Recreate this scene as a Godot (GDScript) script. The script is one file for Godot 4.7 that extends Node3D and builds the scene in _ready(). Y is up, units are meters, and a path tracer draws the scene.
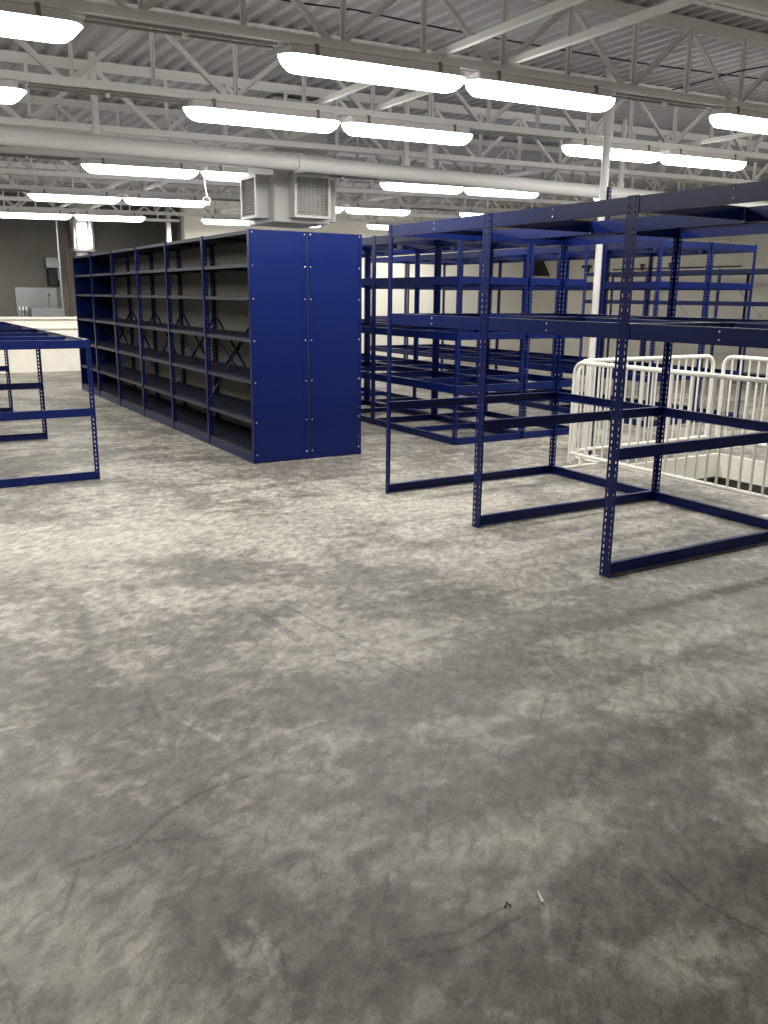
extends Node3D
# Plan coordinates: X to the right along the joists, Y up, D into the hall. Godot position = (X, Y, -D).

const F := 859.237
const PITCH := 0.24601
const ROLL := 0.01096
const YAW := 0.5413
const EYE := 1.5685
const SLOPE := 0.02045          # the roof falls two per cent towards -X

var c_fw: Vector3
var c_r: Vector3
var c_u: Vector3
var M := {}
var cache := {}
var used := {}

func P(x, y, d) -> Vector3:
	return Vector3(x, y, -d)

func ray(px, py) -> Vector3:
	return c_fw + c_r * ((px - 384.0) / F) + c_u * ((512.0 - py) / F)

func on_y(px, py, y) -> Vector3:      # point of the level plane y seen at a pixel, in plan coordinates
	var d := ray(px, py)
	var t: float = (y - EYE) / d.y
	return Vector3(d.x * t, y, d.z * t)

func on_d(px, py, dd) -> Vector3:
	var d := ray(px, py)
	var t: float = dd / d.z
	return Vector3(d.x * t, EYE + d.y * t, dd)

# ---------------------------------------------------------------- helpers
func numbered(n: String) -> String:
	if not used.has(n):
		used[n] = 0
		return n
	used[n] += 1
	return "%s_%03d" % [n, used[n]]

func tag(o: Node, label: String, category: String, group := "", kind := ""):
	if label != "": o.set_meta("label", label)
	if category != "": o.set_meta("category", category)
	if group != "": o.set_meta("group", group)
	if kind != "": o.set_meta("kind", kind)
	return o

func thing(called: String, label: String, category: String, at := Vector3.ZERO, group := "") -> Node3D:
	var o := Node3D.new()
	o.name = numbered(called)
	add_child(o)
	o.position = at
	tag(o, label, category, group)
	return o

func begin() -> SurfaceTool:
	var st := SurfaceTool.new()
	st.begin(Mesh.PRIMITIVE_TRIANGLES)
	return st

func quad(st: SurfaceTool, a: Vector3, b: Vector3, c: Vector3, d: Vector3, uvs = null):
	# a,b,c,d seen clockwise from the front
	var n := (c - a).cross(b - a).normalized()
	var v := [a, b, c, a, c, d]
	var k := [0, 1, 2, 0, 2, 3]
	for i in 6:
		st.set_normal(n)
		if uvs != null: st.set_uv(uvs[k[i]])
		st.add_vertex(v[i])

func box(st: SurfaceTool, lo: Vector3, hi: Vector3, bs := Basis.IDENTITY, o := Vector3.ZERO):
	var p := []
	for i in 8:
		var q := Vector3(hi.x if i & 1 else lo.x, hi.y if i & 2 else lo.y, hi.z if i & 4 else lo.z)
		p.append(o + bs * q)
	for f in [[4, 6, 7, 5], [1, 3, 2, 0], [0, 2, 6, 4], [5, 7, 3, 1], [6, 2, 3, 7], [0, 4, 5, 1]]:
		quad(st, p[f[0]], p[f[1]], p[f[2]], p[f[3]])

func bevel_box(st: SurfaceTool, lo: Vector3, hi: Vector3, b: float):
	# box whose vertical edges and rims are chamfered by b
	var ring := func(i: float, y: float) -> Array:
		return [Vector3(lo.x + b + i * 0, y, lo.z + i), Vector3(hi.x - b, y, lo.z + i), Vector3(hi.x - i, y, lo.z + b), Vector3(hi.x - i, y, hi.z - b),
			Vector3(hi.x - b, y, hi.z - i), Vector3(lo.x + b, y, hi.z - i), Vector3(lo.x + i, y, hi.z - b), Vector3(lo.x + i, y, lo.z + b)]
	var rings := [ring.call(b * .7, lo.y), ring.call(0.0, lo.y + b * .7), ring.call(0.0, hi.y - b * .7), ring.call(b * .7, hi.y)]
	for k in 3:
		for i in 8:
			var j := (i + 1) % 8
			quad(st, rings[k][i], rings[k][j], rings[k + 1][j], rings[k + 1][i])
	for k in [0, 3]:
		var r: Array = rings[k]
		var cen: Vector3 = (r[0] + r[4]) * 0.5
		for i in 8:
			var j := (i + 1) % 8
			var n := Vector3.UP if k == 3 else Vector3.DOWN
			for q in ([cen, r[i], r[j]] if k == 3 else [cen, r[j], r[i]]):
				st.set_normal(n)
				st.add_vertex(q)

func tube(st: SurfaceTool, pts: Array, rad: float, sides := 8, caps := true):
	var rings := []
	var nn := pts.size()
	for i in nn:
		var t: Vector3
		if i == 0: t = pts[1] - pts[0]
		elif i == nn - 1: t = pts[i] - pts[i - 1]
		else: t = (pts[i + 1] - pts[i]).normalized() + (pts[i] - pts[i - 1]).normalized()
		t = t.normalized()
		var ref := Vector3.UP if absf(t.y) < 0.9 else Vector3.RIGHT
		var s := t.cross(ref).normalized()
		if i > 0:
			var prev: Vector3 = rings[i - 1][0] - pts[i - 1]
			s = (prev - t * prev.dot(t)).normalized()
		var b := t.cross(s).normalized()
		var ring := []
		for k in sides:
			var a := TAU * k / sides
			ring.append(pts[i] + (s * cos(a) + b * sin(a)) * rad)
		rings.append(ring)
	for i in nn - 1:
		for k in sides:
			var j := (k + 1) % sides
			var vs := [rings[i][k], rings[i + 1][k], rings[i + 1][j], rings[i][k], rings[i + 1][j], rings[i][j]]
			var cs := [pts[i], pts[i + 1], pts[i + 1], pts[i], pts[i + 1], pts[i]]
			for q in 6:
				st.set_normal((vs[q] - cs[q]).normalized())
				st.add_vertex(vs[q])
	if caps:
		for e in [0, nn - 1]:
			var d: Vector3 = (pts[0] - pts[1]) if e == 0 else (pts[nn - 1] - pts[nn - 2])
			for k in sides:
				var j := (k + 1) % sides
				for q in ([pts[e], rings[e][k], rings[e][j]] if e == 0 else [pts[e], rings[e][j], rings[e][k]]):
					st.set_normal(d.normalized())
					st.add_vertex(q)

func put(parent: Node, called: String, mesh: Mesh, m: Material, at := Vector3.ZERO, bs := Basis.IDENTITY) -> MeshInstance3D:
	var o := MeshInstance3D.new()
	o.name = called if parent != self else numbered(called)
	o.mesh = mesh
	o.material_override = m
	o.transform = Transform3D(bs, at)
	o.cast_shadow = GeometryInstance3D.SHADOW_CASTING_SETTING_ON
	parent.add_child(o, true)
	return o

func build(parent: Node, called: String, st: SurfaceTool, m: Material, at := Vector3.ZERO) -> MeshInstance3D:
	return put(parent, called, st.commit(), m, at)

func box_mesh(sx: float, sy: float, sz: float) -> Mesh:       # centred on x and z, standing on y = 0
	var k := "box %.4f %.4f %.4f" % [sx, sy, sz]
	if not cache.has(k):
		var st := begin()
		box(st, Vector3(-sx / 2, 0, -sz / 2), Vector3(sx / 2, sy, sz / 2))
		cache[k] = st.commit()
	return cache[k]

func struct_box(called: String, lo: Vector3, hi: Vector3, m: Material):
	var st := begin()
	box(st, Vector3(minf(lo.x, hi.x), lo.y, minf(lo.z, hi.z)), Vector3(maxf(lo.x, hi.x), hi.y, maxf(lo.z, hi.z)))
	var o := build(self, called, st, m)
	o.set_meta("kind", "structure")
	return o

# ---------------------------------------------------------------- materials
func plain(col: Color, rough := 0.6, metal := 0.0, spec := 0.5) -> StandardMaterial3D:
	var m := StandardMaterial3D.new()
	m.albedo_color = col
	m.roughness = rough
	m.metallic = metal
	m.metallic_specular = spec
	return m

func grained(col: Color, vary: float, freq: float, tile: float, rough := 0.6, seed_ := 1) -> StandardMaterial3D:
	var m := plain(Color.WHITE, rough)
	var n := FastNoiseLite.new()
	n.seed = seed_
	n.frequency = freq
	n.fractal_octaves = 5
	var t := NoiseTexture2D.new()
	t.width = 256
	t.height = 256
	t.seamless = true
	t.noise = n
	var g := Gradient.new()
	g.set_color(0, Color(col.r * (1 - vary), col.g * (1 - vary), col.b * (1 - vary)))
	g.set_color(1, Color(minf(col.r * (1 + vary), 1), minf(col.g * (1 + vary), 1), minf(col.b * (1 + vary), 1)))
	t.color_ramp = g
	m.albedo_texture = t
	m.uv1_triplanar = true
	m.uv1_world_triplanar = true
	m.uv1_scale = Vector3.ONE / tile
	return m

func noise_bytes(seed_: int, freq: float, size: int, oct: int, warp := 0.0, gain := 0.55) -> PackedByteArray:
	var n := FastNoiseLite.new()
	n.seed = seed_
	n.noise_type = FastNoiseLite.TYPE_SIMPLEX_SMOOTH
	n.frequency = freq
	n.fractal_octaves = oct
	n.fractal_gain = gain
	if warp > 0.0:
		n.domain_warp_enabled = true
		n.domain_warp_amplitude = warp
		n.domain_warp_frequency = freq * 0.8
		n.domain_warp_fractal_octaves = 3
	var im := n.get_seamless_image(size, size, false, false, 0.12, true)
	im.convert(Image.FORMAT_L8)
	return im.get_data()

const FX0 := -1.6
const FD0 := 0.0
const FSPAN := 9.6

func floor_material() -> StandardMaterial3D:
	var S := 1536
	# lighter and darker patches of the slab, lamp sheen painted into the wide pale one mid-floor, where the photograph shows their outlines: pixel x, y, half width, half height, lighter(+) or darker(-)
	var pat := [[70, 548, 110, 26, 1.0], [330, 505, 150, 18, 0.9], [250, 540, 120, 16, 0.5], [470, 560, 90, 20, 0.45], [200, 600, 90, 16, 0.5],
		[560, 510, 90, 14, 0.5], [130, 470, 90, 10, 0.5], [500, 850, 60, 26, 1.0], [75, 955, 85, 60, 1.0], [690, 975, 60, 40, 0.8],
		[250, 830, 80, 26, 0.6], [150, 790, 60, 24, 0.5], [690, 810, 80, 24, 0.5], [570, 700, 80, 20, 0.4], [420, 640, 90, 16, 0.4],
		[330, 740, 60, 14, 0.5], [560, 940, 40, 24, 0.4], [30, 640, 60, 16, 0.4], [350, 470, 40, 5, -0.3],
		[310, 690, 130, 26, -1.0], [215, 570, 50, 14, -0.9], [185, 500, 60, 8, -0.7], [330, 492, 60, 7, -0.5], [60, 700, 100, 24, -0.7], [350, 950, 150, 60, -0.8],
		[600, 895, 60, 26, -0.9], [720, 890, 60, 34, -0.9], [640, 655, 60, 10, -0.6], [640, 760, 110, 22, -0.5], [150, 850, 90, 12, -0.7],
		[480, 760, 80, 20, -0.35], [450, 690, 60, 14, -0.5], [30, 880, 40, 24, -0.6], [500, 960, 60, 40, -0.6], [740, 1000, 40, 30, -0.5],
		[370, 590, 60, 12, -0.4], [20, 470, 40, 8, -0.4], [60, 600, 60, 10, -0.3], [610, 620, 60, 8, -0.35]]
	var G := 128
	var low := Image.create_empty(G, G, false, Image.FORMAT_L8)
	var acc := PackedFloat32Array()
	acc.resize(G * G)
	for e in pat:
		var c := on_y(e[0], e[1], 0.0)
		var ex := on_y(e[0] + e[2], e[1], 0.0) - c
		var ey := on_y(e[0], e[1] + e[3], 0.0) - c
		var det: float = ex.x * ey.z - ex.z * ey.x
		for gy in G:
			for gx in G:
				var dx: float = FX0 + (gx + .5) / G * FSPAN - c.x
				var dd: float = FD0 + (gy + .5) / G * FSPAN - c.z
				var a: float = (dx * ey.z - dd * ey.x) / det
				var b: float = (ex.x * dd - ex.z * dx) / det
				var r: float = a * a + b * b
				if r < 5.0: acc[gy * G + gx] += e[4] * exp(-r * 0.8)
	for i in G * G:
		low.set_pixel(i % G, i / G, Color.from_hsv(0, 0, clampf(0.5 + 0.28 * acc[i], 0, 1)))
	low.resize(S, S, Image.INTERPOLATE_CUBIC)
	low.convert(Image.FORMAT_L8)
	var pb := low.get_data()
	var n1 := noise_bytes(3, 0.0042, S, 7, 60.0, 0.62)
	var n2 := noise_bytes(17, 0.014, S, 6, 60.0, 0.6)
	var n3 := noise_bytes(29, 0.05, S, 5, 26.0)
	# trowel smears: the same kind of noise drawn out along one direction
	var sn := FastNoiseLite.new()
	sn.seed = 71
	sn.frequency = 0.03
	sn.fractal_octaves = 4
	sn.domain_warp_enabled = true
	sn.domain_warp_amplitude = 18.0
	sn.domain_warp_frequency = 0.02
	var sim := sn.get_seamless_image(S / 4, S, false, false, 0.12, true)
	sim.resize(S, S, Image.INTERPOLATE_CUBIC)
	sim.convert(Image.FORMAT_L8)
	var n4 := sim.get_data()
	# trowel arcs and scratches, as pixel polylines: tone, width in metres
	var marks := [[-26, .012, [[125, 850], [165, 815], [205, 790], [250, 775]]], [-22, .01, [[70, 865], [130, 842], [180, 838]]], [24, .03, [[250, 920], [272, 950], [280, 985]]],
		[20, .025, [[222, 935], [240, 965]]], [-22, .012, [[60, 925], [80, 865]]], [-20, .05, [[258, 612], [300, 640]]], [-24, .012, [[285, 605], [350, 640], [410, 672]]],
		[-22, .01, [[585, 900], [580, 930], [570, 965]]], [-20, .012, [[665, 870], [700, 900], [768, 935]]], [-18, .01, [[390, 860], [385, 910]]], [-20, .012, [[430, 800], [425, 850]]],
		[-18, .01, [[400, 940], [460, 930], [505, 905]]], [-18, .01, [[395, 960], [470, 945], [520, 915]]], [-22, .01, [[620, 620], [660, 645]]], [18, .02, [[545, 905], [550, 960]]],
		[-16, .012, [[550, 690], [535, 730]]], [-18, .01, [[0, 960], [15, 990], [20, 1020]]], [-16, .02, [[160, 720], [150, 700], [145, 690]]], [20, .015, [[180, 720], [230, 745]]]]
	var mk := PackedInt32Array()
	mk.resize(S * S)
	var rng := RandomNumberGenerator.new()
	rng.seed = 5
	for m in marks:
		var pl: Array = m[2]
		for s in pl.size() - 1:
			var a := on_y(pl[s][0], pl[s][1], 0.0)
			var b := on_y(pl[s + 1][0], pl[s + 1][1], 0.0)
			var steps := int(a.distance_to(b) / 0.006) + 1
			for k in steps:
				var q := a.lerp(b, float(k) / steps)
				if rng.randf() < 0.25: continue
				var w := int(ceil(m[1] * S / FSPAN * rng.randf_range(0.5, 1.0)))
				var ix := int((q.x - FX0) / FSPAN * S)
				var iy := int((q.z - FD0) / FSPAN * S)
				for yy in range(iy - w / 2, iy + (w + 1) / 2):
					for xx in range(ix - w / 2, ix + (w + 1) / 2):
						if xx >= 0 and yy >= 0 and xx < S and yy < S: mk[yy * S + xx] = m[0]
	var out := PackedByteArray()
	out.resize(S * S * 3)
	for i in S * S:
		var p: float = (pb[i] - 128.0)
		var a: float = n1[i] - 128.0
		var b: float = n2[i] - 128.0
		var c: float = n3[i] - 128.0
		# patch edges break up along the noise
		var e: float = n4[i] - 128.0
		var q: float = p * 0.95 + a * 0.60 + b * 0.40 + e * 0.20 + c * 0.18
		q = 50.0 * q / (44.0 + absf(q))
		# trowel creases: thin dark lines where the mid noise folds over
		var crease: float = maxf(0.0, 9.0 - absf(b + 0.5 * c)) * (0.7 if a > 6.0 else 2.0)
		var v: float = 146.0 + q + c * 0.20 + e * 0.05 - crease + mk[i] * 1.5
		v = clampf(v, 60.0, 215.0)
		out[i * 3] = int(v)
		out[i * 3 + 1] = int(v * 0.972)
		out[i * 3 + 2] = int(v * 0.905)
	var im := Image.create_from_data(S, S, false, Image.FORMAT_RGB8, out)
	var mat := plain(Color.WHITE, 0.5, 0.0, 0.45)
	mat.albedo_texture = ImageTexture.create_from_image(im)
	# fine sand grain and trowel ripple with its light and shade in the colour, one and a half metres to the tile
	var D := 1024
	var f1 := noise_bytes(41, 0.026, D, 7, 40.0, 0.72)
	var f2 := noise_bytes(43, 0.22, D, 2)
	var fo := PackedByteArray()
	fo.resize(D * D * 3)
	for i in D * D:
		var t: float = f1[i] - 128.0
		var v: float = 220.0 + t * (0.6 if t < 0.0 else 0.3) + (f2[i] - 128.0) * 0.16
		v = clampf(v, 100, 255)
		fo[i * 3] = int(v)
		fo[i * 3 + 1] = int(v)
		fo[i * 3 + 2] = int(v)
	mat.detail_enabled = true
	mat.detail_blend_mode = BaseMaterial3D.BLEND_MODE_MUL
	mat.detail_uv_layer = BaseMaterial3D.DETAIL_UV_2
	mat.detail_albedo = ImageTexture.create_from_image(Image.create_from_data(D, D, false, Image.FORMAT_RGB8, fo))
	return mat

func make_materials():
	M.blue = plain(Color(0.036, 0.098, 0.30), 0.30, 0.0, 0.32)
	M.slate = plain(Color(0.15, 0.165, 0.235), 0.5)
	M.back_sheet = plain(Color(0.40, 0.40, 0.375), 0.6)
	M.rivet = plain(Color(0.85, 0.85, 0.86), 0.3, 0.9)
	M.steel_white = plain(Color(0.92, 0.915, 0.91), 0.55)
	M.deck = plain(Color(0.68, 0.68, 0.69), 0.6)
	M.pipe_white = plain(Color(0.86, 0.855, 0.845), 0.45)
	M.rail_white = plain(Color(0.91, 0.90, 0.86), 0.4)
	M.cream = grained(Color(0.87, 0.855, 0.81), 0.03, 0.01, 4.0, 0.8, 7)
	M.grey_wall = grained(Color(0.45, 0.445, 0.42), 0.06, 0.01, 3.0, 0.8, 8)
	M.block_white = grained(Color(0.90, 0.885, 0.84), 0.03, 0.02, 2.0, 0.75, 9)
	M.housing = plain(Color(0.88, 0.86, 0.85), 0.5)
	M.strap = plain(Color(0.5, 0.48, 0.47), 0.4, 0.3)
	M.lens = plain(Color(0.95, 0.95, 0.93), 0.4)
	M.lens.emission_enabled = true
	M.lens.emission = Color(1.0, 0.992, 0.975)
	M.lens.emission_energy_multiplier = LENS_GLOW
	M.dark_metal = plain(Color(0.10, 0.10, 0.10), 0.5)
	M.black = plain(Color(0.03, 0.03, 0.03), 0.45)
	M.duct_shiny = plain(Color(0.86, 0.86, 0.85), 0.16, 1.0)
	M.stainless = plain(Color(0.62, 0.63, 0.63), 0.35, 0.8)
	M.rusty = grained(Color(0.27, 0.21, 0.17), 0.3, 0.05, 0.5, 0.8, 11)
	M.vent = plain(Color(0.78, 0.78, 0.77), 0.5)
	M.grille = plain(Color(0.86, 0.86, 0.85), 0.4)
	M.conduit = plain(Color(0.55, 0.55, 0.54), 0.4, 0.5)
	M.paper = plain(Color(0.93, 0.92, 0.88), 0.8)

# ---------------------------------------------------------------- slotted steel
func slotted(st: SurfaceTool, o: Vector3, w_dir: Vector3, n_dir: Vector3, w: float, h: float, cols: Array, sw := 0.009, sh := 0.02, pitch := 0.038, t := 0.0022):
	# upright sheet with punched slots: width along w_dir from o, thickness along n_dir
	var bs := Basis(w_dir, Vector3.UP, n_dir)
	var x := 0.0
	for c in cols:
		box(st, Vector3(x, 0, 0), Vector3(c - sw / 2, h, t), bs, o)
		var y := 0.0
		while y < h:
			var y2: float = minf(y + pitch - sh, h)
			box(st, Vector3(c - sw / 2, y, 0), Vector3(c + sw / 2, y2, t), bs, o)
			y += pitch
		x = c + sw / 2
	box(st, Vector3(x, 0, 0), Vector3(w, h, t), bs, o)

func angle_mesh(h: float, sx: int, sd: int, w := 0.042) -> Mesh:
	# L-post: legs towards sx on X and sd on D
	var k := "angle %.3f %d %d %.3f" % [h, sx, sd, w]
	if not cache.has(k):
		var st := begin()
		slotted(st, Vector3.ZERO, Vector3(sx, 0, 0), Vector3(0, 0, -sd), w, h, [w * 0.55])
		slotted(st, Vector3.ZERO, Vector3(0, 0, -sd), Vector3(sx, 0, 0), w, h, [w * 0.55])
		cache[k] = st.commit()
	return cache[k]

func tee_mesh(h: float, sx: int, axis_d := true, w := 0.042) -> Mesh:
	# tee post: flange along D (or X), web towards sx
	var k := "tee %.3f %d %s" % [h, sx, axis_d]
	if not cache.has(k):
		var st := begin()
		if axis_d:
			slotted(st, Vector3(0, 0, w), Vector3(0, 0, -1), Vector3(sx, 0, 0), w * 2, h, [w * 0.45, w * 1.55])
			slotted(st, Vector3(0, 0, 0.001), Vector3(sx, 0, 0), Vector3(0, 0, -1), w, h, [w * 0.55])
		else:
			slotted(st, Vector3(-w, 0, 0), Vector3(1, 0, 0), Vector3(0, 0, -sx), w * 2, h, [w * 0.45, w * 1.55])
			slotted(st, Vector3(-0.001, 0, 0), Vector3(0, 0, -sx), Vector3(1, 0, 0), w, h, [w * 0.55])
		cache[k] = st.commit()
	return cache[k]

func beam_mesh(axis: String, length: float, h: float, side: int) -> Mesh:
	# folded channel beam hanging down from y = 0, running from 0 along +X or +D; its lips turn to side
	var k := "beam %s %.3f %.3f %d" % [axis, length, h, side]
	if not cache.has(k):
		var st := begin()
		var bs: Basis
		if axis == "x": bs = Basis(Vector3(1, 0, 0), Vector3.UP, Vector3(0, 0, -side))
		else: bs = Basis(Vector3(0, 0, -1), Vector3.UP, Vector3(side, 0, 0))
		var l := 0.034
		var t := 0.003
		# web with a small round-over at the top
		box(st, Vector3(0, -h + 0.004, 0), Vector3(length, -0.004, t), bs)
		box(st, Vector3(0, -0.004, 0.0015), Vector3(length, 0, l), bs)
		box(st, Vector3(0, -h, 0.0015), Vector3(length, -h + 0.004, l * 0.8), bs)
		cache[k] = st.commit()
	return cache[k]

func rack_post(r: Node3D, h: float, x: float, d: float, sx: int, sd: int, tee_d := false):
	var m := tee_mesh(h, sx) if tee_d else angle_mesh(h, sx, sd)
	put(r, "post", m, M.blue, P(x, 0.0, d))

func rack_beam(r: Node3D, axis: String, x: float, d: float, top: float, length: float, side: int, h: float, called := "beam"):
	var g := 0.003
	if axis == "x": put(r, called, beam_mesh("x", length - 2 * g, h, side), M.blue, P(x + g, top, d))
	else: put(r, called, beam_mesh("d", length - 2 * g, h, side), M.blue, P(x, top, d + g))

func rivet_mesh() -> Mesh:
	if not cache.has("rivet"):
		var s := SphereMesh.new()
		s.radius = 0.0055
		s.height = 0.011
		s.radial_segments = 8
		s.rings = 4
		cache["rivet"] = s
	return cache["rivet"]

# ---------------------------------------------------------------- the racks
func rack_open_front():
	# deep bays beside the aisle: shelf frames above, three-sided frames below
	var r := thing("boltless_rack", "tall blue slotted-post rack with deep empty bays, in front of the white barriers", "rack")
	var xs := [3.556, 4.452, 5.349]
	var ds := [5.895, 4.664, 3.420, 2.176]
	var h := 2.095
	for i in 4:
		var edge: int = -1 if i == 0 else 1
		rack_post(r, h, xs[0], ds[i], 1, edge, i == 1 or i == 2)
		rack_post(r, h, xs[2], ds[i], -1, edge, i == 1 or i == 2)
		for lv in [[2.09, .075], [1.44, .075], [0.75, .068], [0.075, .068]]:
			var sd: int = -1 if i == 0 else 1
			rack_beam(r, "x", xs[0] + 0.004, ds[i] + (0.004 if i == 0 else -0.004), lv[0], xs[2] - xs[0] - 0.008, sd, lv[1], "cross_beam")
	for i in 3:
		var len: float = ds[i] - ds[i + 1] - 0.012
		for lv in [[2.09, .085], [1.44, .085]]:
			rack_beam(r, "d", xs[0] + 0.004, ds[i + 1] + 0.006, lv[0], len, 1, lv[1], "shelf_beam")
			rack_beam(r, "d", xs[1], ds[i + 1] + 0.01, lv[0] - 0.003, len - 0.008, 1, lv[1], "centre_beam")
		for lv in [[2.09, .085], [1.44, .085], [0.75, .07], [0.075, .07]]:
			rack_beam(r, "d", xs[2] - 0.004, ds[i + 1] + 0.006, lv[0], len, -1, lv[1], "shelf_beam")
	var st := begin()
	for i in 3:
		for lv in [2.05, 1.40]:
			for s in [0.02, -0.02]:
				var c := P(xs[0] + 0.003, lv + s, (ds[i] + ds[i + 1]) / 2)
				st.append_from(rivet_mesh(), 0, Transform3D(Basis.IDENTITY, c))
				st.append_from(rivet_mesh(), 0, Transform3D(Basis.IDENTITY, P(xs[2] - 0.001, lv + s, (ds[i] + ds[i + 1]) / 2)))
	build(r, "rivets", st, M.rivet).set_meta("kind", "stuff")

func rack_low():
	var r := thing("low_rack", "waist-high blue slotted-post rack with empty frames, at the end of the grey shelving aisle", "rack")
	r.set_meta("label", "waist-high blue slotted-post rack with bare frames and no upper shelves")
	var x1 := 1.650
	var x0 := 0.43
	var h := 1.193
	var ds := [7.538, 9.998, 12.458]
	for i in 3:
		rack_post(r, h, x1, ds[i], -1, 1 if i == 0 else -1, false)
		rack_post(r, h, x0, ds[i], 1, 1 if i == 0 else -1, false)
		for lv in [[1.19, .07], [0.62, .068], [0.072, .068]]:
			rack_beam(r, "x", x0 + 0.004, ds[i] - (0.004 if i == 0 else -0.004), lv[0], x1 - x0 - 0.008, 1 if i == 0 else -1, lv[1], "cross_beam")
	for i in 2:
		var len: float = ds[i + 1] - ds[i] - 0.012
		rack_beam(r, "d", x1 - 0.004, ds[i] + 0.006, 1.19, len, -1, .07, "shelf_beam")
		rack_beam(r, "d", x0 + 0.004, ds[i] + 0.006, 1.19, len, 1, .07, "shelf_beam")
		for lv in [0.62, 0.072]:
			rack_beam(r, "d", x0 + 0.004, ds[i] + 0.006, lv, len, 1, .068, "shelf_beam")
		for k in [0.33, 0.66]:
			rack_beam(r, "x", x0 + 0.04, ds[i] + (ds[i + 1] - ds[i]) * k, 1.185, x1 - x0 - 0.08, 1, .05, "tie_beam")

func rack_row(label: String, x0: float, x1: float, d0: float, n: int, bay: float, h: float, levels: Array, group: String, ties := true):
	var r := thing("shelf_rack", label, "rack", Vector3.ZERO, group)
	for i in n + 1:
		var d := d0 + bay * i
		var sd: int = 1 if i == 0 else -1
		for s in [[x0, 1], [x1, -1]]:
			rack_post(r, h, s[0], d, s[1], sd, i > 0 and i < n)
		for lv in levels:
			rack_beam(r, "x", x0 + 0.004, d - (0.004 * sd), lv, x1 - x0 - 0.008, sd, .075, "cross_beam")
	for i in n:
		var d := d0 + bay * i + 0.006
		for lv in levels:
			rack_beam(r, "d", x0 + 0.004, d, lv, bay - 0.012, 1, .085, "shelf_beam")
			rack_beam(r, "d", x1 - 0.004, d, lv, bay - 0.012, -1, .085, "shelf_beam")
			if ties:
				rack_beam(r, "x", x0 + 0.04, d + bay / 2, lv - 0.004, x1 - x0 - 0.08, 1, .06, "tie_beam")

# ---------------------------------------------------------------- the closed shelving
func shelf_mesh(length: float, depth: float) -> Mesh:
	var k := "shelf %.3f %.3f" % [length, depth]
	if not cache.has(k):
		var st := begin()
		box(st, Vector3(0, -0.003, 0), Vector3(depth, 0, -length))
		for s in [0.0, depth - 0.003]:
			box(st, Vector3(s, -0.032, 0), Vector3(s + 0.003, -0.003, -length))
		box(st, Vector3(0.003, -0.032, -0.003), Vector3(depth - 0.003, -0.003, 0))
		box(st, Vector3(0.003, -0.032, -length), Vector3(depth - 0.003, -0.003, -length + 0.003))
		cache[k] = st.commit()
	return cache[k]

func rod_between(parent: Node, called: String, a: Vector3, b: Vector3, w: float, m: Material) -> MeshInstance3D:
	var st := begin()
	var d := (b - a)
	var l := d.length()
	d = d.normalized()
	var ref := Vector3.UP if absf(d.y) < 0.9 else Vector3.RIGHT
	var s := d.cross(ref).normalized()
	box(st, Vector3(-w / 2, -w / 6, 0), Vector3(w / 2, w / 6, l), Basis(s, d.cross(s) * 1.0, d), Vector3.ZERO)
	return build(parent, called, st, m, a)

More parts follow.
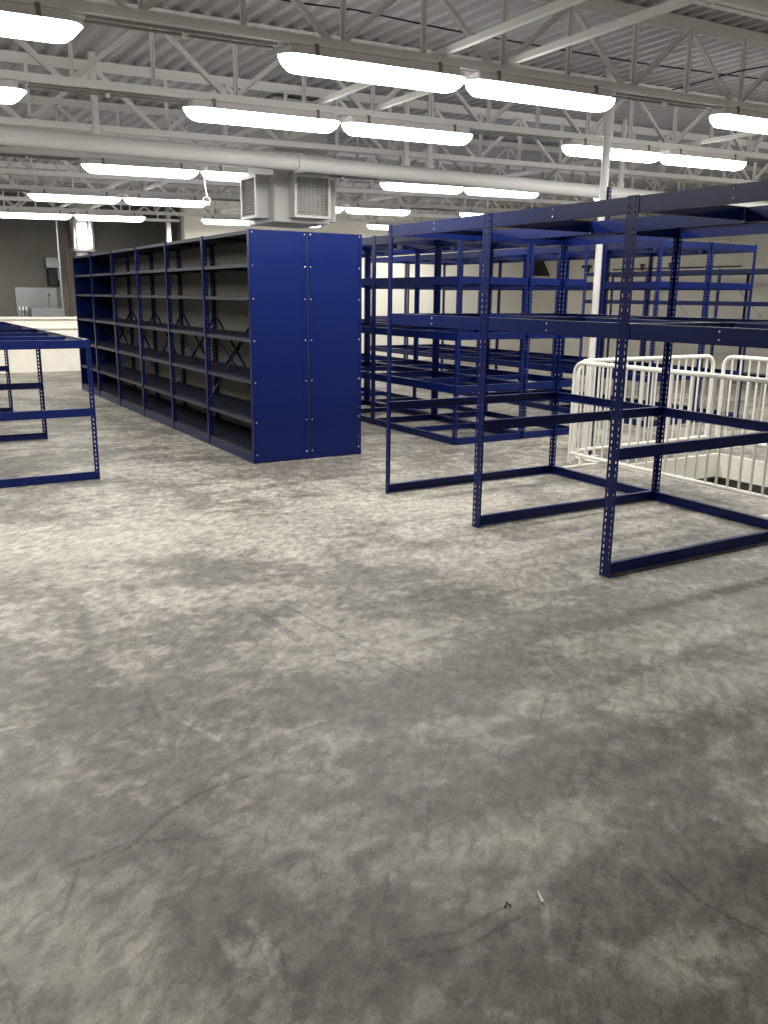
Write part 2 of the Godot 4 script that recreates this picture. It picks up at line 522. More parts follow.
func shelving_row(label: String, x_front: float, x_back: float):
	var r := thing("steel_shelving", label, "shelving", Vector3.ZERO, "back to back steel shelving")
	var d0 := 7.557
	var bay := 1.243
	var h := 2.140
	var s: int = 1 if x_back > x_front else -1
	var depth := absf(x_back - x_front) - 0.012
	var levels := [2.135, 1.845, 1.55, 1.17, 0.785, 0.41, 0.10]
	for i in 7:
		var d := d0 + bay * i
		var sd: int = 1 if i < 6 else -1
		put(r, "front_post", angle_mesh(h, s, sd, 0.045), M.blue, P(x_front, 0, d))
		put(r, "rear_post", angle_mesh(h, -s, sd, 0.045), M.blue, P(x_back - s * 0.01, 0, d))
		if i > 0 and i < 6:
			# side sway brace between front and rear post
			for q in [[1.28, 0.50], [0.50, 1.28]]:
				rod_between(r, "sway_brace", P(x_front + s * 0.02, q[0], d + 0.012), P(x_back - s * 0.03, q[1], d + 0.012), 0.022, M.blue)
	for i in 6:
		var d := d0 + bay * i
		for lv in levels:
			put(r, "shelf", shelf_mesh(bay - 0.012, depth - 0.006), M.slate, P(minf(x_front, x_back) + 0.009, lv, d + 0.006))
		var bm := box_mesh(0.0016, h - 0.06, bay - 0.01)
		put(r, "back_panel", bm, M.back_sheet, P(x_back - s * 0.004, 0.03, d + bay / 2))
		if true:
			for q in [[1.30, 0.62], [0.62, 1.30]]:
				rod_between(r, "back_brace", P(x_back - s * 0.016, q[0], d + 0.06), P(x_back - s * 0.016, q[1], d + bay - 0.06), 0.022, M.blue)
		put(r, "kick_plate", box_mesh(0.003, 0.068, bay - 0.012), M.blue, P(x_front + s * 0.006, 0, d + bay / 2))
	# sheet ends; at the near end the sheet leaves the outer slots of the corner post clear
	for e in [0, 6]:
		var d: float = d0 + bay * e + (0.0035 if e == 0 else -0.0035)
		var a := x_front + s * (0.034 if s < 0 else 0.004)
		var b := x_back - s * 0.004
		var st := begin()
		var lo := minf(a, b)
		var hi := maxf(a, b)
		var n := 8
		# very slightly dished sheet
		for k in n:
			var u0 := float(k) / n
			var u1 := float(k + 1) / n
			var z0 := 0.004 * sin(PI * u0)
			var z1 := 0.004 * sin(PI * u1)
			var sg: float = -1.0 if e == 0 else 1.0
			quad(st, P(lerpf(lo, hi, u0), 0.01, d + sg * z0), P(lerpf(lo, hi, u0), h, d + sg * z0), P(lerpf(lo, hi, u1), h, d + sg * z1), P(lerpf(lo, hi, u1), 0.01, d + sg * z1))
			quad(st, P(lerpf(lo, hi, u1), 0.01, d + sg * (z1 + .001)), P(lerpf(lo, hi, u1), h, d + sg * (z1 + .001)), P(lerpf(lo, hi, u0), h, d + sg * (z0 + .001)), P(lerpf(lo, hi, u0), 0.01, d + sg * (z0 + .001)))
		build(r, "end_panel", st, M.blue)
	var st2 := begin()
	for lv in levels:
		for x in [x_front + s * 0.03, x_back - s * 0.03]:
			st2.append_from(rivet_mesh(), 0, Transform3D(Basis.IDENTITY.scaled(Vector3.ONE * 1.3), P(x, lv - 0.018, d0 - 0.002)))
	build(r, "rivets", st2, M.rivet).set_meta("kind", "stuff")

# ---------------------------------------------------------------- barriers
func barrier(label: String, a: Vector2, b: Vector2):
	var L := a.distance_to(b)
	var dir := (b - a).normalized()
	var r := thing("crowd_barrier", label, "barrier", P(a.x, 0, a.y), "white steel barriers around the floor opening")
	r.rotation.y = atan2(dir.y, dir.x)       # local +X runs from a to b
	var top := 1.0
	var bot := 0.10
	var rad := 0.021
	var rc := 0.11
	var pts := [Vector3(rad, 0.0, 0), Vector3(rad, top - rad - rc, 0)]
	for i in range(1, 7):
		var t := PI / 2 * i / 6
		pts.append(Vector3(rad + rc - rc * cos(t), top - rad - rc + rc * sin(t), 0))
	for i in range(0, 7):
		var t := PI / 2 * i / 6
		pts.append(Vector3(L - rad - rc + rc * sin(t), top - rad - rc + rc * cos(t), 0))
	pts.append(Vector3(L - rad, 0.0, 0))
	var st := begin()
	tube(st, pts, rad, 12)
	build(r, "frame", st, M.rail_white)
	st = begin()
	tube(st, [Vector3(rad, bot, 0), Vector3(L - rad, bot, 0)], rad * 0.9, 12)
	build(r, "bottom_rail", st, M.rail_white)
	var n := int(round((L - 0.1) / 0.105))
	var k := "bar"
	if not cache.has(k):
		var sb := begin()
		tube(sb, [Vector3(0, bot, 0), Vector3(0, top - rad, 0)], 0.0105, 8)
		cache[k] = sb.commit()
	for i in range(1, n):
		put(r, "bar", cache[k], M.rail_white, Vector3(rad + (L - 2 * rad) * i / n, 0, 0))
	for x in [0.17, L - 0.17]:
		st = begin()
		box(st, Vector3(x - 0.03, 0, -0.2), Vector3(x + 0.03, 0.008, 0.2))
		box(st, Vector3(x - 0.012, 0.008, -0.012), Vector3(x + 0.012, bot, 0.012))
		build(r, "foot", st, M.rail_white)

# ---------------------------------------------------------------- lights
const LENS_GLOW := 11.0
const LAMP := 3.45
var fix_mesh := {}

func fixture(x0: float, d: float, where: String):
	# one 1.33 m lamp whose left end is at x0, hung under the chord of a joist
	var L := 1.335
	var yb := 2.942 + SLOPE * (x0 + L / 2)
	var r := thing("strip_light", "glowing tapered strip light in the row " + where, "ceiling light", P(x0 + L / 2, yb, d), "strip lights in rows under the roof joists")
	r.rotation.z = atan(SLOPE)
	if fix_mesh.is_empty():
		var hl := L / 2
		var st := begin()
		bevel_box(st, Vector3(-hl + 0.06, -0.054, -0.062), Vector3(hl - 0.06, 0.0, 0.062), 0.012)
		fix_mesh.housing = st.commit()
		# diffuser: lofted tray with tapering ends
		st = begin()
		var stations := [[-hl, 0.02, 0.02], [-hl + 0.02, 0.5, 0.25], [-hl + 0.05, 0.85, 0.62], [-hl + 0.09, 1.0, 0.92], [-hl + 0.13, 1.0, 1.0], [hl - 0.13, 1.0, 1.0], [hl - 0.09, 1.0, 0.92], [hl - 0.05, 0.85, 0.62], [hl - 0.02, 0.5, 0.25], [hl, 0.02, 0.02]]
		var prof := [Vector2(-0.085, 0), Vector2(-0.084, -0.02), Vector2(-0.074, -0.06), Vector2(-0.055, -0.080), Vector2(-0.02, -0.087), Vector2(0.02, -0.087), Vector2(0.055, -0.080), Vector2(0.074, -0.06), Vector2(0.084, -0.02), Vector2(0.085, 0)]
		st.set_smooth_group(0)
		for i in stations.size() - 1:
			var s0: Array = stations[i]
			var s1: Array = stations[i + 1]
			for k in prof.size() - 1:
				var p0: Vector2 = prof[k]
				var p1: Vector2 = prof[(k + 1) % prof.size()]
				var q := [Vector3(s0[0], -0.058 + p0.y * s0[2], p0.x * s0[1]), Vector3(s0[0], -0.058 + p1.y * s0[2], p1.x * s0[1]), Vector3(s1[0], -0.058 + p1.y * s1[2], p1.x * s1[1]), Vector3(s1[0], -0.058 + p0.y * s1[2], p0.x * s1[1])]
				for v in [q[0], q[3], q[2], q[0], q[2], q[1]]: st.add_vertex(v)
		st.generate_normals()
		fix_mesh.lens = st.commit()
		st = begin()
		for i in stations.size() - 1:
			var s0: Array = stations[i]
			var s1: Array = stations[i + 1]
			var za: float = 0.086 * s0[1] + 0.002
			var zb: float = 0.086 * s1[1] + 0.002
			for y in [-0.054, -0.0575]:
				quad(st, Vector3(s0[0], y, -za), Vector3(s1[0], y, -zb), Vector3(s1[0], y, zb), Vector3(s0[0], y, za))
			for sg in [-1.0, 1.0]:
				quad(st, Vector3(s0[0], -0.0575, sg * za), Vector3(s0[0], -0.054, sg * za), Vector3(s1[0], -0.054, sg * zb), Vector3(s1[0], -0.0575, sg * zb))
		fix_mesh.tray = st.commit()
		st = begin()
		box(st, Vector3(-0.012, -0.053, -0.066), Vector3(0.012, 0.012, 0.066))
		fix_mesh.strap = st.commit()
	put(r, "housing", fix_mesh.housing, M.housing)
	put(r, "tray", fix_mesh.tray, M.housing)
	put(r, "diffuser", fix_mesh.lens, M.lens)
	for s in [-0.44, 0.44]: put(r, "strap", fix_mesh.strap, M.strap, Vector3(s, 0, 0))
	var a := AreaLight3D.new()
	a.name = "lamp_light"
	a.area_size = Vector2(1.1, 0.13)
	a.area_normalize_energy = true
	a.light_energy = LAMP
	a.light_color = Color(1.0, 0.985, 0.96)
	a.area_range = 40.0
	a.shadow_enabled = true
	a.position = Vector3(0, -0.16, 0)
	a.rotation_degrees = Vector3(-90, 0, 0)
	r.add_child(a)

# ---------------------------------------------------------------- roof
const ROOM_X0 := -5.0
const ROOM_X1 := 17.0
const ROOM_D0 := -7.0
const WALL_D := 18.7
const NOOK_D := 20.6
const DECK_Y := 3.52

func roof():
	# corrugated deck: ribs run along D
	var st := begin()
	var pitch := 0.152
	var n := int((ROOM_X1 - ROOM_X0) / pitch) + 1
	var prof := [[0.0, 0.0], [0.045, 0.0], [0.064, 0.034], [0.133, 0.034]]
	var pts := []
	for i in n:
		for q in prof:
			var x: float = ROOM_X0 + i * pitch + q[0]
			pts.append(Vector2(x, DECK_Y + SLOPE * x + q[1]))
	for i in pts.size() - 1:
		quad(st, P(pts[i].x, pts[i].y, ROOM_D0), P(pts[i + 1].x, pts[i + 1].y, ROOM_D0), P(pts[i + 1].x, pts[i + 1].y, NOOK_D + .1), P(pts[i].x, pts[i].y, NOOK_D + .1))
	quad(st, P(ROOM_X0, DECK_Y + 0.2 + SLOPE * ROOM_X0, ROOM_D0), P(ROOM_X0, DECK_Y + 0.2 + SLOPE * ROOM_X0, NOOK_D + .1), P(ROOM_X1 + .2, DECK_Y + 0.2 + SLOPE * ROOM_X1, NOOK_D + .1), P(ROOM_X1 + .2, DECK_Y + 0.2 + SLOPE * ROOM_X1, ROOM_D0))
	build(self, "ceiling", st, M.deck).set_meta("kind", "structure")
	for k in [-5, -2, -1, 0, 1, 2, 3, 4, 5, 6, 7, 8]: joist(5.06 + 1.745 * k, k in [-5, 0, 1, 3, 5, 7])
	# level bridging angles resting on the bottom chords
	for q in [[-3.2, "beyond the low rack"], [3.42, "over the low rack aisle"], [3.95, "above the blue shelving"], [7.85, "above the narrow racks"], [12.4, "towards the right wall"]]:
		var o := thing("bridging_angle", "long white bridging angle laid across the roof joists " + q[1], "brace", P(q[0], 2.999 + SLOPE * q[0], 0), "bridging across the roof joists")
		var sb := begin()
		box(sb, P(-0.02, 0.0, 18.4), P(0.02, 0.005, -6.5))
		box(sb, P(-0.02, 0.005, 18.4), P(-0.015, 0.04, -6.5))
		build(o, "angle", sb, M.steel_white)

func joist(d: float, lit: bool):
	var r := thing("roof_joist", ("white open-web steel roof joist with strip lights hung along its bottom chord" if lit else "white open-web steel roof joist without any lights, between the lit ones"), "joist", P(0, 0, d), "roof joists")
	var x0 := ROOM_X0 + 0.02
	var x1 := ROOM_X1 - 0.02
	var key := "chords"
	if not cache.has(key):
		var sb := begin()
		var bs := Basis(Vector3(1, SLOPE, 0), Vector3.UP, Vector3.BACK)
		var yb := 2.944
		for s in [-1, 1]:
			box(sb, Vector3(x0, yb, 0.052 * s if s < 0 else 0.008), Vector3(x1, yb + 0.006, -0.008 if s < 0 else 0.052), bs)
			box(sb, Vector3(x0, yb + 0.006, -0.052 if s < 0 else 0.046), Vector3(x1, yb + 0.054, -0.046 if s < 0 else 0.052), bs)
		cache[key] = sb.commit()
		var su := begin()
		var yt := DECK_Y - 0.001
		for s in [-1, 1]:
			box(su, Vector3(x0, yt - 0.006, -0.06 if s < 0 else 0.008), Vector3(x1, yt, -0.008 if s < 0 else 0.06), bs)
			box(su, Vector3(x0, yt - 0.062, -0.06 if s < 0 else 0.054), Vector3(x1, yt - 0.006, -0.054 if s < 0 else 0.06), bs)
		cache["top_chord"] = su.commit()
		for w in [["web_up", 0.61, 0.5, 0.036], ["web_down", 0.61, -0.5, 0.044], ["web_v", 0.0, 0.5, 0.024]]:
			var sw := begin()
			var a := Vector3(0, 0.0 if w[2] > 0 else 0.5, 0)
			var dv := Vector3(w[1], w[2], 0)
			var l := dv.length()
			dv = dv.normalized()
			var sd := Vector3(-dv.y, dv.x, 0)
			box(sw, Vector3(0, -w[3] / 2, -0.0075), Vector3(l, w[3] / 2, 0.0075), Basis(dv, sd, Vector3.BACK), a)
			box(sw, Vector3(0, -w[3] / 2, -0.0075), Vector3(l, -w[3] / 2 + 0.006, 0.03), Basis(dv, sd, Vector3.BACK), a)
			cache[w[0]] = sw.commit()
	put(r, "bottom_chord", cache[key], M.steel_white)
	put(r, "top_chord", cache["top_chord"], M.steel_white)
	var x := -4.64
	while x < x1 - 1.3:
		put(r, "web", cache["web_up"], M.steel_white, Vector3(x, 2.975 + SLOPE * x, 0))
		put(r, "web", cache["web_down"], M.steel_white, Vector3(x + 0.61, 2.975 + SLOPE * x, 0))
		put(r, "web", cache["web_v"], M.steel_white, Vector3(x + 0.03, 2.975 + SLOPE * x, 0))
		put(r, "web", cache["web_v"], M.steel_white, Vector3(x + 0.61, 2.975 + SLOPE * x, 0))
		x += 1.22

# ---------------------------------------------------------------- ceiling services
func services():
	# drain main and its leaders
	var r := thing("drain_pipe", "long thick white drain pipe running below the roof joists", "pipe")
	var st := begin()
	tube(st, [P(ROOM_X0 + 0.05, 2.83, 8.2), P(ROOM_X1 - 0.05, 2.83, 8.2)], 0.078, 20)
	build(r, "main", st, M.pipe_white)
	for x in [3.91, 0.5, 9.4]:
		st = begin()
		tube(st, [P(x - 0.035, 2.83, 8.2), P(x + 0.035, 2.83, 8.2)], 0.092, 20)
		box(st, Vector3(x - 0.015, 2.745, -8.2 - 0.02), Vector3(x + 0.015, 2.915, -8.2 + 0.02))
		build(r, "coupling", st, M.pipe_white)
	for x in [1.97, 5.15, 5.45, 8.29]:
		st = begin()
		tube(st, [P(x, 2.86, 8.2), P(x, DECK_Y - 0.005 + SLOPE * x, 8.2)], 0.032, 12)
		tube(st, [P(x, 2.9, 8.2), P(x, 2.96, 8.2)], 0.046, 12)
		build(r, "leader", st, M.pipe_white)
	# supply diffuser box
	diffuser_box()
	# conduits clipped under the chords in the gaps between lamp pairs
	for k in [0, 1, 3, 5]:
		for n in [-1, 0, 1]:
			var o := thing("conduit_run", "pair of thin grey conduits linking two strip lights under a roof joist", "conduit", Vector3.ZERO, "conduits between the strip lights")
			var d: float = 5.06 + 1.745 * k
			var xa: float = 3.6285 + 3.7923 * n + 1.36
			var xb: float = xa + 3.7923 - 2.72
			for q in [[-0.02, -0.012], [0.03, -0.022]]:
				var sc := begin()
				tube(sc, [P(xa, 2.944 + SLOPE * xa + q[1], d + q[0]), P(xb, 2.944 + SLOPE * xb + q[1], d + q[0])], 0.009, 6)
				build(o, "conduit", sc, M.conduit)
			var sj := begin()
			var x := (xa + xb) / 2
			box(sj, Vector3(x - 0.012, 2.90 + SLOPE * x, -d - 0.02), Vector3(x + 0.012, 2.942 + SLOPE * x, -d + 0.02))
			build(o, "clip", sj, M.pipe_white)
	# black cable slung under the deck
	var cab := begin()
	var pts := []
	for q in [[262, -4], [300, 3], [355, 10], [450, 30], [545, 47], [640, 63], [720, 74], [800, 84]]: pts.append(_g(on_y(q[0], q[1], 3.36)))
	tube(cab, pts, 0.006, 6)
	tag(build(self, "slung_cable", cab, M.black), "thin black cable slung below the deck in one long line", "cable")
	cab = begin()
	pts = []
	for q in [[672, 90], [700, 82], [740, 71], [790, 62]]: pts.append(_g(on_y(q[0], q[1], 3.28)))
	tube(cab, pts, 0.006, 6)
	tag(build(self, "slung_cable", cab, M.black), "short black cable rising off a joist towards the deck", "cable")
	# looped white cord hanging from a lamp joint
	cab = begin()
	pts = []
	for q in [[204, 178], [205, 186], [207, 196], [210, 200], [209, 205], [205, 206], [202, 202], [204, 198], [208, 197]]: pts.append(_g(on_d(q[0], q[1], 10.3)))
	tube(cab, pts, 0.008, 6)
	tag(build(self, "hanging_cord", cab, M.rail_white), "white cord with a loose loop hanging from the lamps", "cord")

func _g(v: Vector3) -> Vector3:
	return Vector3(v.x, v.y, -v.z)

func grille(parent: Node, w: float, h: float, at: Vector3, bs: Basis):
	# framed louvre facing local +Z
	var fr := Node3D.new()
	fr.name = "grille"
	parent.add_child(fr, true)
	fr.transform = Transform3D(bs, at)
	var st := begin()
	var b := 0.028
	box(st, Vector3(-w / 2, -h / 2, 0), Vector3(w / 2, -h / 2 + b, 0.02))
	box(st, Vector3(-w / 2, h / 2 - b, 0), Vector3(w / 2, h / 2, 0.02))
	box(st, Vector3(-w / 2, -h / 2 + b, 0), Vector3(-w / 2 + b, h / 2 - b, 0.02))
	box(st, Vector3(w / 2 - b, -h / 2 + b, 0), Vector3(w / 2, h / 2 - b, 0.02))
	build(fr, "grille_frame", st, M.grille)
	var n := 13
	var sl := begin()
	box(sl, Vector3(-w / 2 + b, -0.0015, -0.011), Vector3(w / 2 - b, 0.0015, 0.011), Basis(Vector3.RIGHT, 0.3))
	var m := sl.commit()
	for i in n:
		put(fr, "slat", m, M.grille, Vector3(0, -h / 2 + b + (h - 2 * b) * (i + 0.5) / n, 0.0))
	var sv := begin()
	box(sv, Vector3(-0.003, -h / 2 + b, -0.03), Vector3(0.003, h / 2 - b, -0.018))
	var mv := sv.commit()
	for i in 7:
		put(fr, "blade", mv, M.grille, Vector3(-w / 2 + b + (w - 2 * b) * (i + 0.5) / 7, 0, 0))

func diffuser_box():
	var r := thing("air_diffuser", "boxy white air diffuser with louvred grilles hanging over the blue shelving", "air diffuser")
	var x0 := 3.97
	var x1 := 4.64
	var d0 := 8.95
	var d1 := 9.68
	var st := begin()
	bevel_box(st, Vector3(x0, 2.335, -d1), Vector3(x1, 2.96, -d0), 0.012)
	build(r, "plenum", st, M.vent)
	st = begin()
	box(st, Vector3(x0 + .02, 2.96, -d1 + .02), Vector3(x1 - .02, DECK_Y - 0.02 + SLOPE * x0, -d0 - .02))
	build(r, "riser_duct", st, M.vent)
	# four heads, each a hollow flanged sleeve with a louvre
	for q in [[0, 4.355, 8.95], [1, 3.97, 9.315], [2, 4.355, 9.68], [3, 4.64, 9.315]]:
		var ang: float = [0.0, -PI / 2, PI, PI / 2][q[0]]
		var bs := Basis(Vector3.UP, ang)
		var w := 0.43
		var h := 0.44
		var dep := 0.13
		var sh := begin()
		var t := 0.004
		box(sh, Vector3(-w / 2, -h / 2, 0), Vector3(w / 2, -h / 2 + t, dep))
		box(sh, Vector3(-w / 2, h / 2 - t, 0), Vector3(w / 2, h / 2, dep))
		box(sh, Vector3(-w / 2, -h / 2 + t, 0), Vector3(-w / 2 + t, h / 2 - t, dep))
		box(sh, Vector3(w / 2 - t, -h / 2 + t, 0), Vector3(w / 2, h / 2 - t, dep))
		box(sh, Vector3(-w / 2 + t, -h / 2 + t, 0.001), Vector3(w / 2 - t, h / 2 - t, 0.003))
		put(r, "head", sh.commit(), M.vent, P(q[1], 2.60, q[2]), bs)
		grille(r, w, h, P(q[1], 2.60, q[2]) + bs * Vector3(0, 0, dep), bs)

# ---------------------------------------------------------------- room shell
func shell():
	# floor slab with a stair opening
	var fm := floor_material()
	var st := begin()
	var ox0 := 6.12
	var ox1 := 7.62
	var od0 := 2.4
	var od1 := 5.85
	for q in [[ROOM_X0, ROOM_X1, ROOM_D0, od0], [ROOM_X0, ox0, od0, od1], [ox1, ROOM_X1, od0, od1], [ROOM_X0, ROOM_X1, od1, NOOK_D]]:
		var c := [P(q[0], 0, q[2]), P(q[0], 0, q[3]), P(q[1], 0, q[3]), P(q[1], 0, q[2])]
		var n := Vector3.UP
		for i in [0, 1, 2, 0, 2, 3]:
			st.set_normal(n)
			st.set_uv(Vector2((c[i].x - FX0) / FSPAN, (-c[i].z - FD0) / FSPAN))
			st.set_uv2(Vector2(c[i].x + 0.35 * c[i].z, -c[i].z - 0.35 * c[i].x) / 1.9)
			st.add_vertex(c[i])
		# underside of the slab
		for i in [0, 2, 1, 0, 3, 2]:
			st.set_normal(Vector3.DOWN)
			st.set_uv(Vector2.ZERO)
			st.set_uv2(Vector2.ZERO)
			st.add_vertex(c[i] - Vector3(0, 0.2, 0))
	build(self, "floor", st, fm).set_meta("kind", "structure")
	# white fascia round the opening, stair shaft below
	struct_box("trim_1", P(ox0, -0.24, od1), P(ox1, 0.004, od1 - 0.02), M.block_white)
	struct_box("trim_2", P(ox1 - 0.02, -0.24, od0), P(ox1, 0.004, od1 - 0.02), M.block_white)
	struct_box("trim_3", P(ox0, -0.24, od0), P(ox0 + 0.02, 0.004, od1 - 0.02), M.block_white)
	struct_box("trim_4", P(ox0 + .02, -0.24, od0), P(ox1 - .02, 0.004, od0 + 0.02), M.block_white)
	struct_box("wall_stair_far", P(ox0 - .3, -2.7, od1 + 0.1), P(ox1 + .3, -0.205, od1 + .25), M.grey_wall)
	struct_box("wall_stair_right", P(ox1 + 0.1, -2.7, od0 - .3), P(ox1 + 0.25, -0.205, od1 + .1), M.grey_wall)
	struct_box("wall_stair_left", P(ox0 - 0.25, -2.7, od0 - .3), P(ox0 - 0.1, -0.205, od1 + .1), M.grey_wall)
	struct_box("wall_stair_near", P(ox0 - 0.25, -2.7, od0 - .45), P(ox1 + 0.25, -0.205, od0 - .3), M.grey_wall)
	struct_box("floor_landing", P(ox0 - .1, -0.48, od0 - .3), P(ox1 + .1, -0.36, od1 + .1), M.grey_wall)
	# walls
	struct_box("wall_back", P(6.2, 0, WALL_D), P(ROOM_X1, DECK_Y + .4, WALL_D + 0.2), M.cream)
	struct_box("wall_right", P(ROOM_X1, 0, ROOM_D0), P(ROOM_X1 + 0.2, DECK_Y + .6, NOOK_D + .2), M.cream)
	struct_box("wall_left", P(ROOM_X0 - 0.2, 0, ROOM_D0), P(ROOM_X0, DECK_Y + .3, NOOK_D + .2), M.cream)
	struct_box("wall_front", P(ROOM_X0, 0, ROOM_D0 - 0.2), P(ROOM_X1, DECK_Y + .6, ROOM_D0), M.cream)
	struct_box("wall_nook", P(ROOM_X0, 0, NOOK_D), P(6.2, DECK_Y + .4, NOOK_D + 0.2), M.grey_wall)
	struct_box("wall_nook_side", P(6.2, 0, WALL_D + .2), P(6.35, DECK_Y + .4, NOOK_D + .2), M.grey_wall)
	struct_box("wall_low", P(ROOM_X0, 0, WALL_D), P(6.2, 1.05, WALL_D + 0.15), M.block_white)
	struct_box("trim_5", P(ROOM_X0, 1.05, WALL_D - 0.03), P(6.2, 1.09, WALL_D + 0.45), M.block_white)
	struct_box("trim_6", P(ROOM_X0, 0.86, WALL_D - 0.025), P(6.2, 0.885, WALL_D), M.block_white)

# ---------------------------------------------------------------- wash corner behind the low wall
func wash_corner():
	var r := thing("spiral_duct", "fat shiny metal duct dropping beside the dark wall, lit by the lamps", "duct")
	var st := begin()
	var cx := 4.12
	var cd := 18.95
	tube(st, [P(cx, 2.40, cd), P(cx, 3.58, cd)], 0.285, 28)
	build(r, "sleeve", st, M.duct_shiny)
	st = begin()
	tube(st, [P(cx, 2.39, cd), P(cx, 2.43, cd)], 0.295, 28)
	build(r, "rim", st, M.stainless)
	st = begin()
	tube(st, [P(cx - 0.02, 1.09, cd), P(cx - 0.02, 2.40, cd)], 0.11, 18)
	build(r, "post", st, M.pipe_white)
	st = begin()
	tube(st, [P(6.02, 1.09, 19.2), P(6.02, 3.6, 19.2)], 0.10, 18)
	tag(build(self, "shiny_pipe", st, M.duct_shiny), "shiny metal pipe seen just above the top of the blue shelving", "pipe")
	st = begin()
	tube(st, [P(3.80, 1.09, 18.9), P(3.80, 3.56, 18.9)], 0.03, 12)
	tag(build(self, "rusty_pipe", st, M.rusty), "brown rusty vertical pipe beside the shiny duct", "pipe")
	st = begin()
	tube(st, [P(3.655, 1.09, 19.0), P(3.655, 3.56, 19.0)], 0.028, 12)
	tag(build(self, "steel_pipe", st, M.stainless), "slim grey steel pipe beside the wall dispenser", "pipe")
	# wall dispenser
	r = thing("wall_dispenser", "white and black dispenser mounted on the dark grey wall", "dispenser", P(3.83, 1.72, NOOK_D))
	st = begin()
	bevel_box(st, Vector3(-0.19, 0.36, 0), Vector3(0.15, 0.60, 0.2), 0.02)
	build(r, "cover", st, M.stainless)
	st = begin()
	bevel_box(st, Vector3(-0.16, 0.0, 0), Vector3(0.05, 0.358, 0.16), 0.02)
	bevel_box(st, Vector3(0.05, 0.0, 0), Vector3(0.12, 0.10, 0.15), 0.02)
	build(r, "tray", st, M.black)
	st = begin()
	box(st, Vector3(0.052, 0.12, 0), Vector3(0.13, 0.35, 0.12))
	build(r, "side_plate", st, M.stainless)
	# splash panel
	st = begin()
	box(st, P(3.0, 1.10, NOOK_D - 0.004), P(3.85, 1.67, NOOK_D - 0.02))
	var sp := build(self, "splash_panel", st, M.stainless)
	tag(sp, "pale metal splash panel on the dark wall above the sink", "panel")
	# sink trough on the ledge
	r = thing("sink_trough", "grey steel sink trough standing on the white ledge", "sink", P(3.31, 1.09, 18.90))
	st = begin()
	var w := 0.31
	box(st, Vector3(-w, 0, -0.2), Vector3(w, 0.012, 0.2))
	box(st, Vector3(-w, 0.012, 0.188), Vector3(w, 0.17, 0.2))
	box(st, Vector3(-w, 0.012, -0.2), Vector3(w, 0.17, -0.188))
	box(st, Vector3(-w, 0.012, -0.188), Vector3(-w + 0.012, 0.17, 0.188))
	box(st, Vector3(w - 0.012, 0.012, -0.188), Vector3(w, 0.17, 0.188))
	build(r, "basin", st, M.stainless)
	st = begin()
	tube(st, [Vector3(0.1, 0.17, -0.19), Vector3(0.1, 0.40, -0.19), Vector3(0.1, 0.45, -0.15), Vector3(0.1, 0.42, -0.06)], 0.012, 8)
	build(r, "faucet", st, M.duct_shiny)
	var i := 0
	for x in [2.80, 2.87, 2.95, 2.90]:
		var b := thing("bottle", "small bottle standing on the white ledge by the sink trough", "bottle", P(x, 1.09, 18.86 + 0.07 * i), "bottles on the ledge")
		var sb := begin()
		tube(sb, [Vector3(0, 0, 0), Vector3(0, 0.13, 0)], 0.028, 10)
		build(b, "body", sb, M.stainless)
		sb = begin()
		tube(sb, [Vector3(0, 0.13, 0), Vector3(0, 0.20, 0)], 0.01, 8)
		build(b, "neck", sb, M.rail_white)
		i += 1

# ---------------------------------------------------------------- small things
func column():
	var r := thing("steel_column", "slim white steel column rising behind the barrier corner to the roof", "column", P(6.255, 0, 6.40))
	var h := DECK_Y + SLOPE * 6.2
	var st := begin()
	tube(st, [Vector3(0, 0.012, 0), Vector3(0, h - 0.6, 0)], 0.037, 16)
	build(r, "shaft", st, M.pipe_white)
	st = begin()
	tube(st, [Vector3(0, h - 0.6, 0), Vector3(0, h - 0.01, 0)], 0.052, 16)
	build(r, "head", st, M.pipe_white)
	st = begin()
	box(st, Vector3(-0.1, 0, -0.1), Vector3(0.1, 0.012, 0.1))
	build(r, "base_plate", st, M.pipe_white)
	st = begin()
	var o := put(self, "slotted_post", angle_mesh(2.60, 1, 1), M.blue, P(6.262, 0, 6.345))
	tag(o, "single tall blue slotted post standing against the white column", "post")

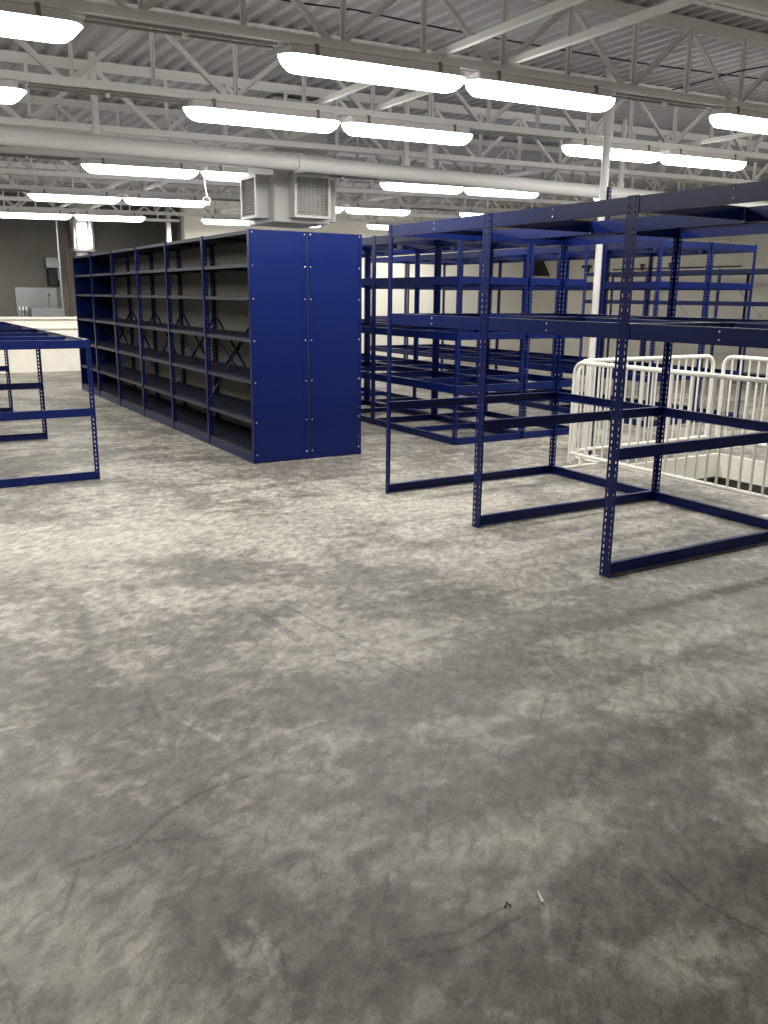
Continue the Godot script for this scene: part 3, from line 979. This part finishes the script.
func far_wall_things():
	# dark panel with one raking edge high in the far corner
	var st := begin()
	var q4 := []
	for q in [[531, 276], [531, 254], [541, 254], [550, 276]]: q4.append(_g(on_d(q[0], q[1], WALL_D - 0.06)))
	var bk := Vector3(0, 0, -0.05)
	quad(st, q4[0], q4[1], q4[2], q4[3])
	quad(st, q4[3] + bk, q4[2] + bk, q4[1] + bk, q4[0] + bk)
	for i in 4:
		var j := (i + 1) % 4
		quad(st, q4[j], q4[i], q4[i] + bk, q4[j] + bk)
	tag(build(self, "raked_panel", st, M.dark_metal), "dark panel with one raking edge, high on the pale back wall", "panel")
	var r := thing("wall_pipe", "thin dark pipe with two valves running level along the right wall", "pipe")
	var wx := ROOM_X1 - 0.08
	st = begin()
	tube(st, [P(wx, 2.30, 16.8), P(wx, 2.30, 12.9)], 0.014, 8)
	build(r, "pipe", st, M.dark_metal)
	for d in [14.9, 15.8]:
		st = begin()
		tube(st, [P(wx, 2.26, d), P(wx, 2.38, d)], 0.04, 8)
		tube(st, [P(wx, 2.40, d - 0.06), P(wx, 2.40, d + 0.06)], 0.02, 8)
		build(r, "valve", st, M.dark_metal)
	r = thing("wall_horn", "small black horn mounted on the pale wall above the racks", "horn", P(ROOM_X1 - 0.01, 2.26, 17.75))
	st = begin()
	box(st, Vector3(-0.1, 0, -0.05), Vector3(0, 0.10, 0.05))
	build(r, "body", st, M.black)
	st = begin()
	box(st, Vector3(-0.14, 0.10, -0.11), Vector3(0, 0.17, 0.11))
	build(r, "mouth", st, M.black)
	st = begin()
	tube(st, [P(wx, 2.62, 15.1), P(wx, 2.62, 13.9), P(wx, 2.86, 13.9), P(wx, 2.86, 13.3)], 0.035, 8)
	tag(build(self, "wall_conduit", st, M.rail_white), "thick white conduit with a step on the right wall", "conduit")
	# raking wall braces
	for d in [10.2, 12.4, 14.4]:
		st = begin()
		var o := rod_between(self, "wall_brace", P(16.95, 2.2, d + 1.0), P(16.95, 0.7, d - 0.6), 0.07, M.steel_white)
		tag(o, "pale diagonal brace fixed to the right wall behind the racks", "brace", "wall braces")

func scrap():
	var c := on_y(540, 897, 0.0)
	var st := begin()
	var a := _g(on_y(537.5, 891, 0.0)) + Vector3(0, 0.002, 0)
	var b := _g(on_y(542.5, 903, 0.0)) + Vector3(0, 0.002, 0)
	var s := (b - a).normalized().cross(Vector3.UP) * 0.0035
	var up := Vector3(0, 0.004, 0)
	quad(st, a - s * 0.3, a + s * 0.3, b + s + up, b - s + up)
	quad(st, b - s, b + s, a + s * 0.3 - up * 0.4, a - s * 0.3 - up * 0.4)
	quad(st, b - s + up, b + s + up, b + s, b - s)
	tag(build(self, "paper_scrap", st, M.paper), "tiny white paper scrap lying on the bare concrete floor", "scrap")
	var i := 0
	for q in [[507, 904], [510, 906], [505, 907]]:
		var sm := SphereMesh.new()
		sm.radius = 0.0035
		sm.height = 0.006
		sm.radial_segments = 8
		sm.rings = 4
		var p := _g(on_y(q[0], q[1], 0.0)) + Vector3(0, 0.003, 0)
		tag(put(self, "pebble", sm, M.black, p), "dark crumb on the concrete floor beside the paper scrap", "crumb", "crumbs by the scrap")

# ---------------------------------------------------------------- build
func _ready():
	c_fw = Vector3(sin(YAW) * cos(PITCH), -sin(PITCH), cos(YAW) * cos(PITCH))
	var r0 := Vector3(cos(YAW), 0, -sin(YAW))
	var u0 := Vector3(sin(YAW) * sin(PITCH), cos(PITCH), cos(YAW) * sin(PITCH))
	c_r = r0 * cos(ROLL) + u0 * sin(ROLL)
	c_u = u0 * cos(ROLL) - r0 * sin(ROLL)
	var cam := Camera3D.new()
	cam.name = "camera"
	add_child(cam)
	cam.fov = rad_to_deg(2.0 * atan(512.0 / F))
	cam.near = 0.05
	cam.far = 200.0
	cam.transform = Transform3D(Basis(_g(c_r), _g(c_u), -_g(c_fw)), Vector3(0, EYE, 0))
	cam.current = true
	var we := WorldEnvironment.new()
	we.name = "environment"
	var env := Environment.new()
	env.background_mode = Environment.BG_COLOR
	env.background_color = Color(0.02, 0.02, 0.02)
	env.tonemap_mode = Environment.TONE_MAPPER_LINEAR
	env.tonemap_exposure = 1.0
	env.sdfgi_enabled = true
	env.ssao_enabled = true
	env.ssil_enabled = true
	we.environment = env
	add_child(we)

	make_materials()
	shell()
	roof()
	var rows := {-5: "added behind the camera as fill, out of view", 0: "over the front of the deep blue rack", 1: "between the deep rack and the drain pipe", 3: "just beyond the drain pipe, by the air diffuser", 5: "two joists short of the low white wall", 7: "beside the low white wall and shiny duct"}  # first row is unseen, added behind the camera to brighten camera-facing sides
	for k in rows:
		for n in [-1, 0, 1, 2]:
			var xm: float = 3.6285 + 3.7923 * n
			fixture(xm - 1.345, 5.06 + 1.745 * k, rows[k])
			fixture(xm + 0.01, 5.06 + 1.745 * k, rows[k])
	services()
	shelving_row("blue steel shelving row with grey-backed open bays facing the low rack", 3.094, 3.677)
	shelving_row("blue steel shelving row with a closed end panel, backing onto the open bays row", 4.261, 3.678)
	rack_open_front()
	rack_low()
	rack_row("tall blue slotted rack of narrow bays beside the closed shelving end panel", 5.42, 6.35, 7.55, 4, 1.78, 2.27, [0.075, 0.64, 1.20, 1.78, 2.26], "narrow blue racks in rows")
	rack_row("tall blue slotted rack of narrow bays backing onto the rack beside the closed shelving", 6.375, 7.21, 7.55, 4, 1.78, 2.27, [0.075, 0.64, 1.20, 1.78, 2.26], "narrow blue racks in rows")
	rack_row("tall blue slotted rack of narrow bays behind the white column", 8.38, 9.27, 7.55, 4, 1.78, 2.27, [0.075, 0.64, 1.20, 1.78, 2.26], "narrow blue racks in rows")
	rack_row("tall blue slotted rack of narrow bays beyond the barriers, farthest from the closed shelving", 9.30, 10.17, 7.55, 4, 1.78, 2.27, [0.075, 0.64, 1.20, 1.78, 2.26], "narrow blue racks in rows")
	rack_row("blue slotted rack standing against the pale right wall with thin shelves", 14.95, 15.85, 10.0, 3, 1.9, 2.17, [0.075, 0.9, 1.54, 2.16], "", false)
	barrier("white barrier of upright bars standing behind the deep blue rack", Vector2(5.83, 6.20), Vector2(5.83, 3.70))
	barrier("white barrier closing the end of the floor opening beside the column", Vector2(5.93, 6.26), Vector2(7.93, 6.26))
	barrier("white barrier along the far side of the floor opening, before the farther racks", Vector2(7.985, 6.20), Vector2(7.985, 3.70))
	column()
	wash_corner()
	far_wall_things()
	scrap()
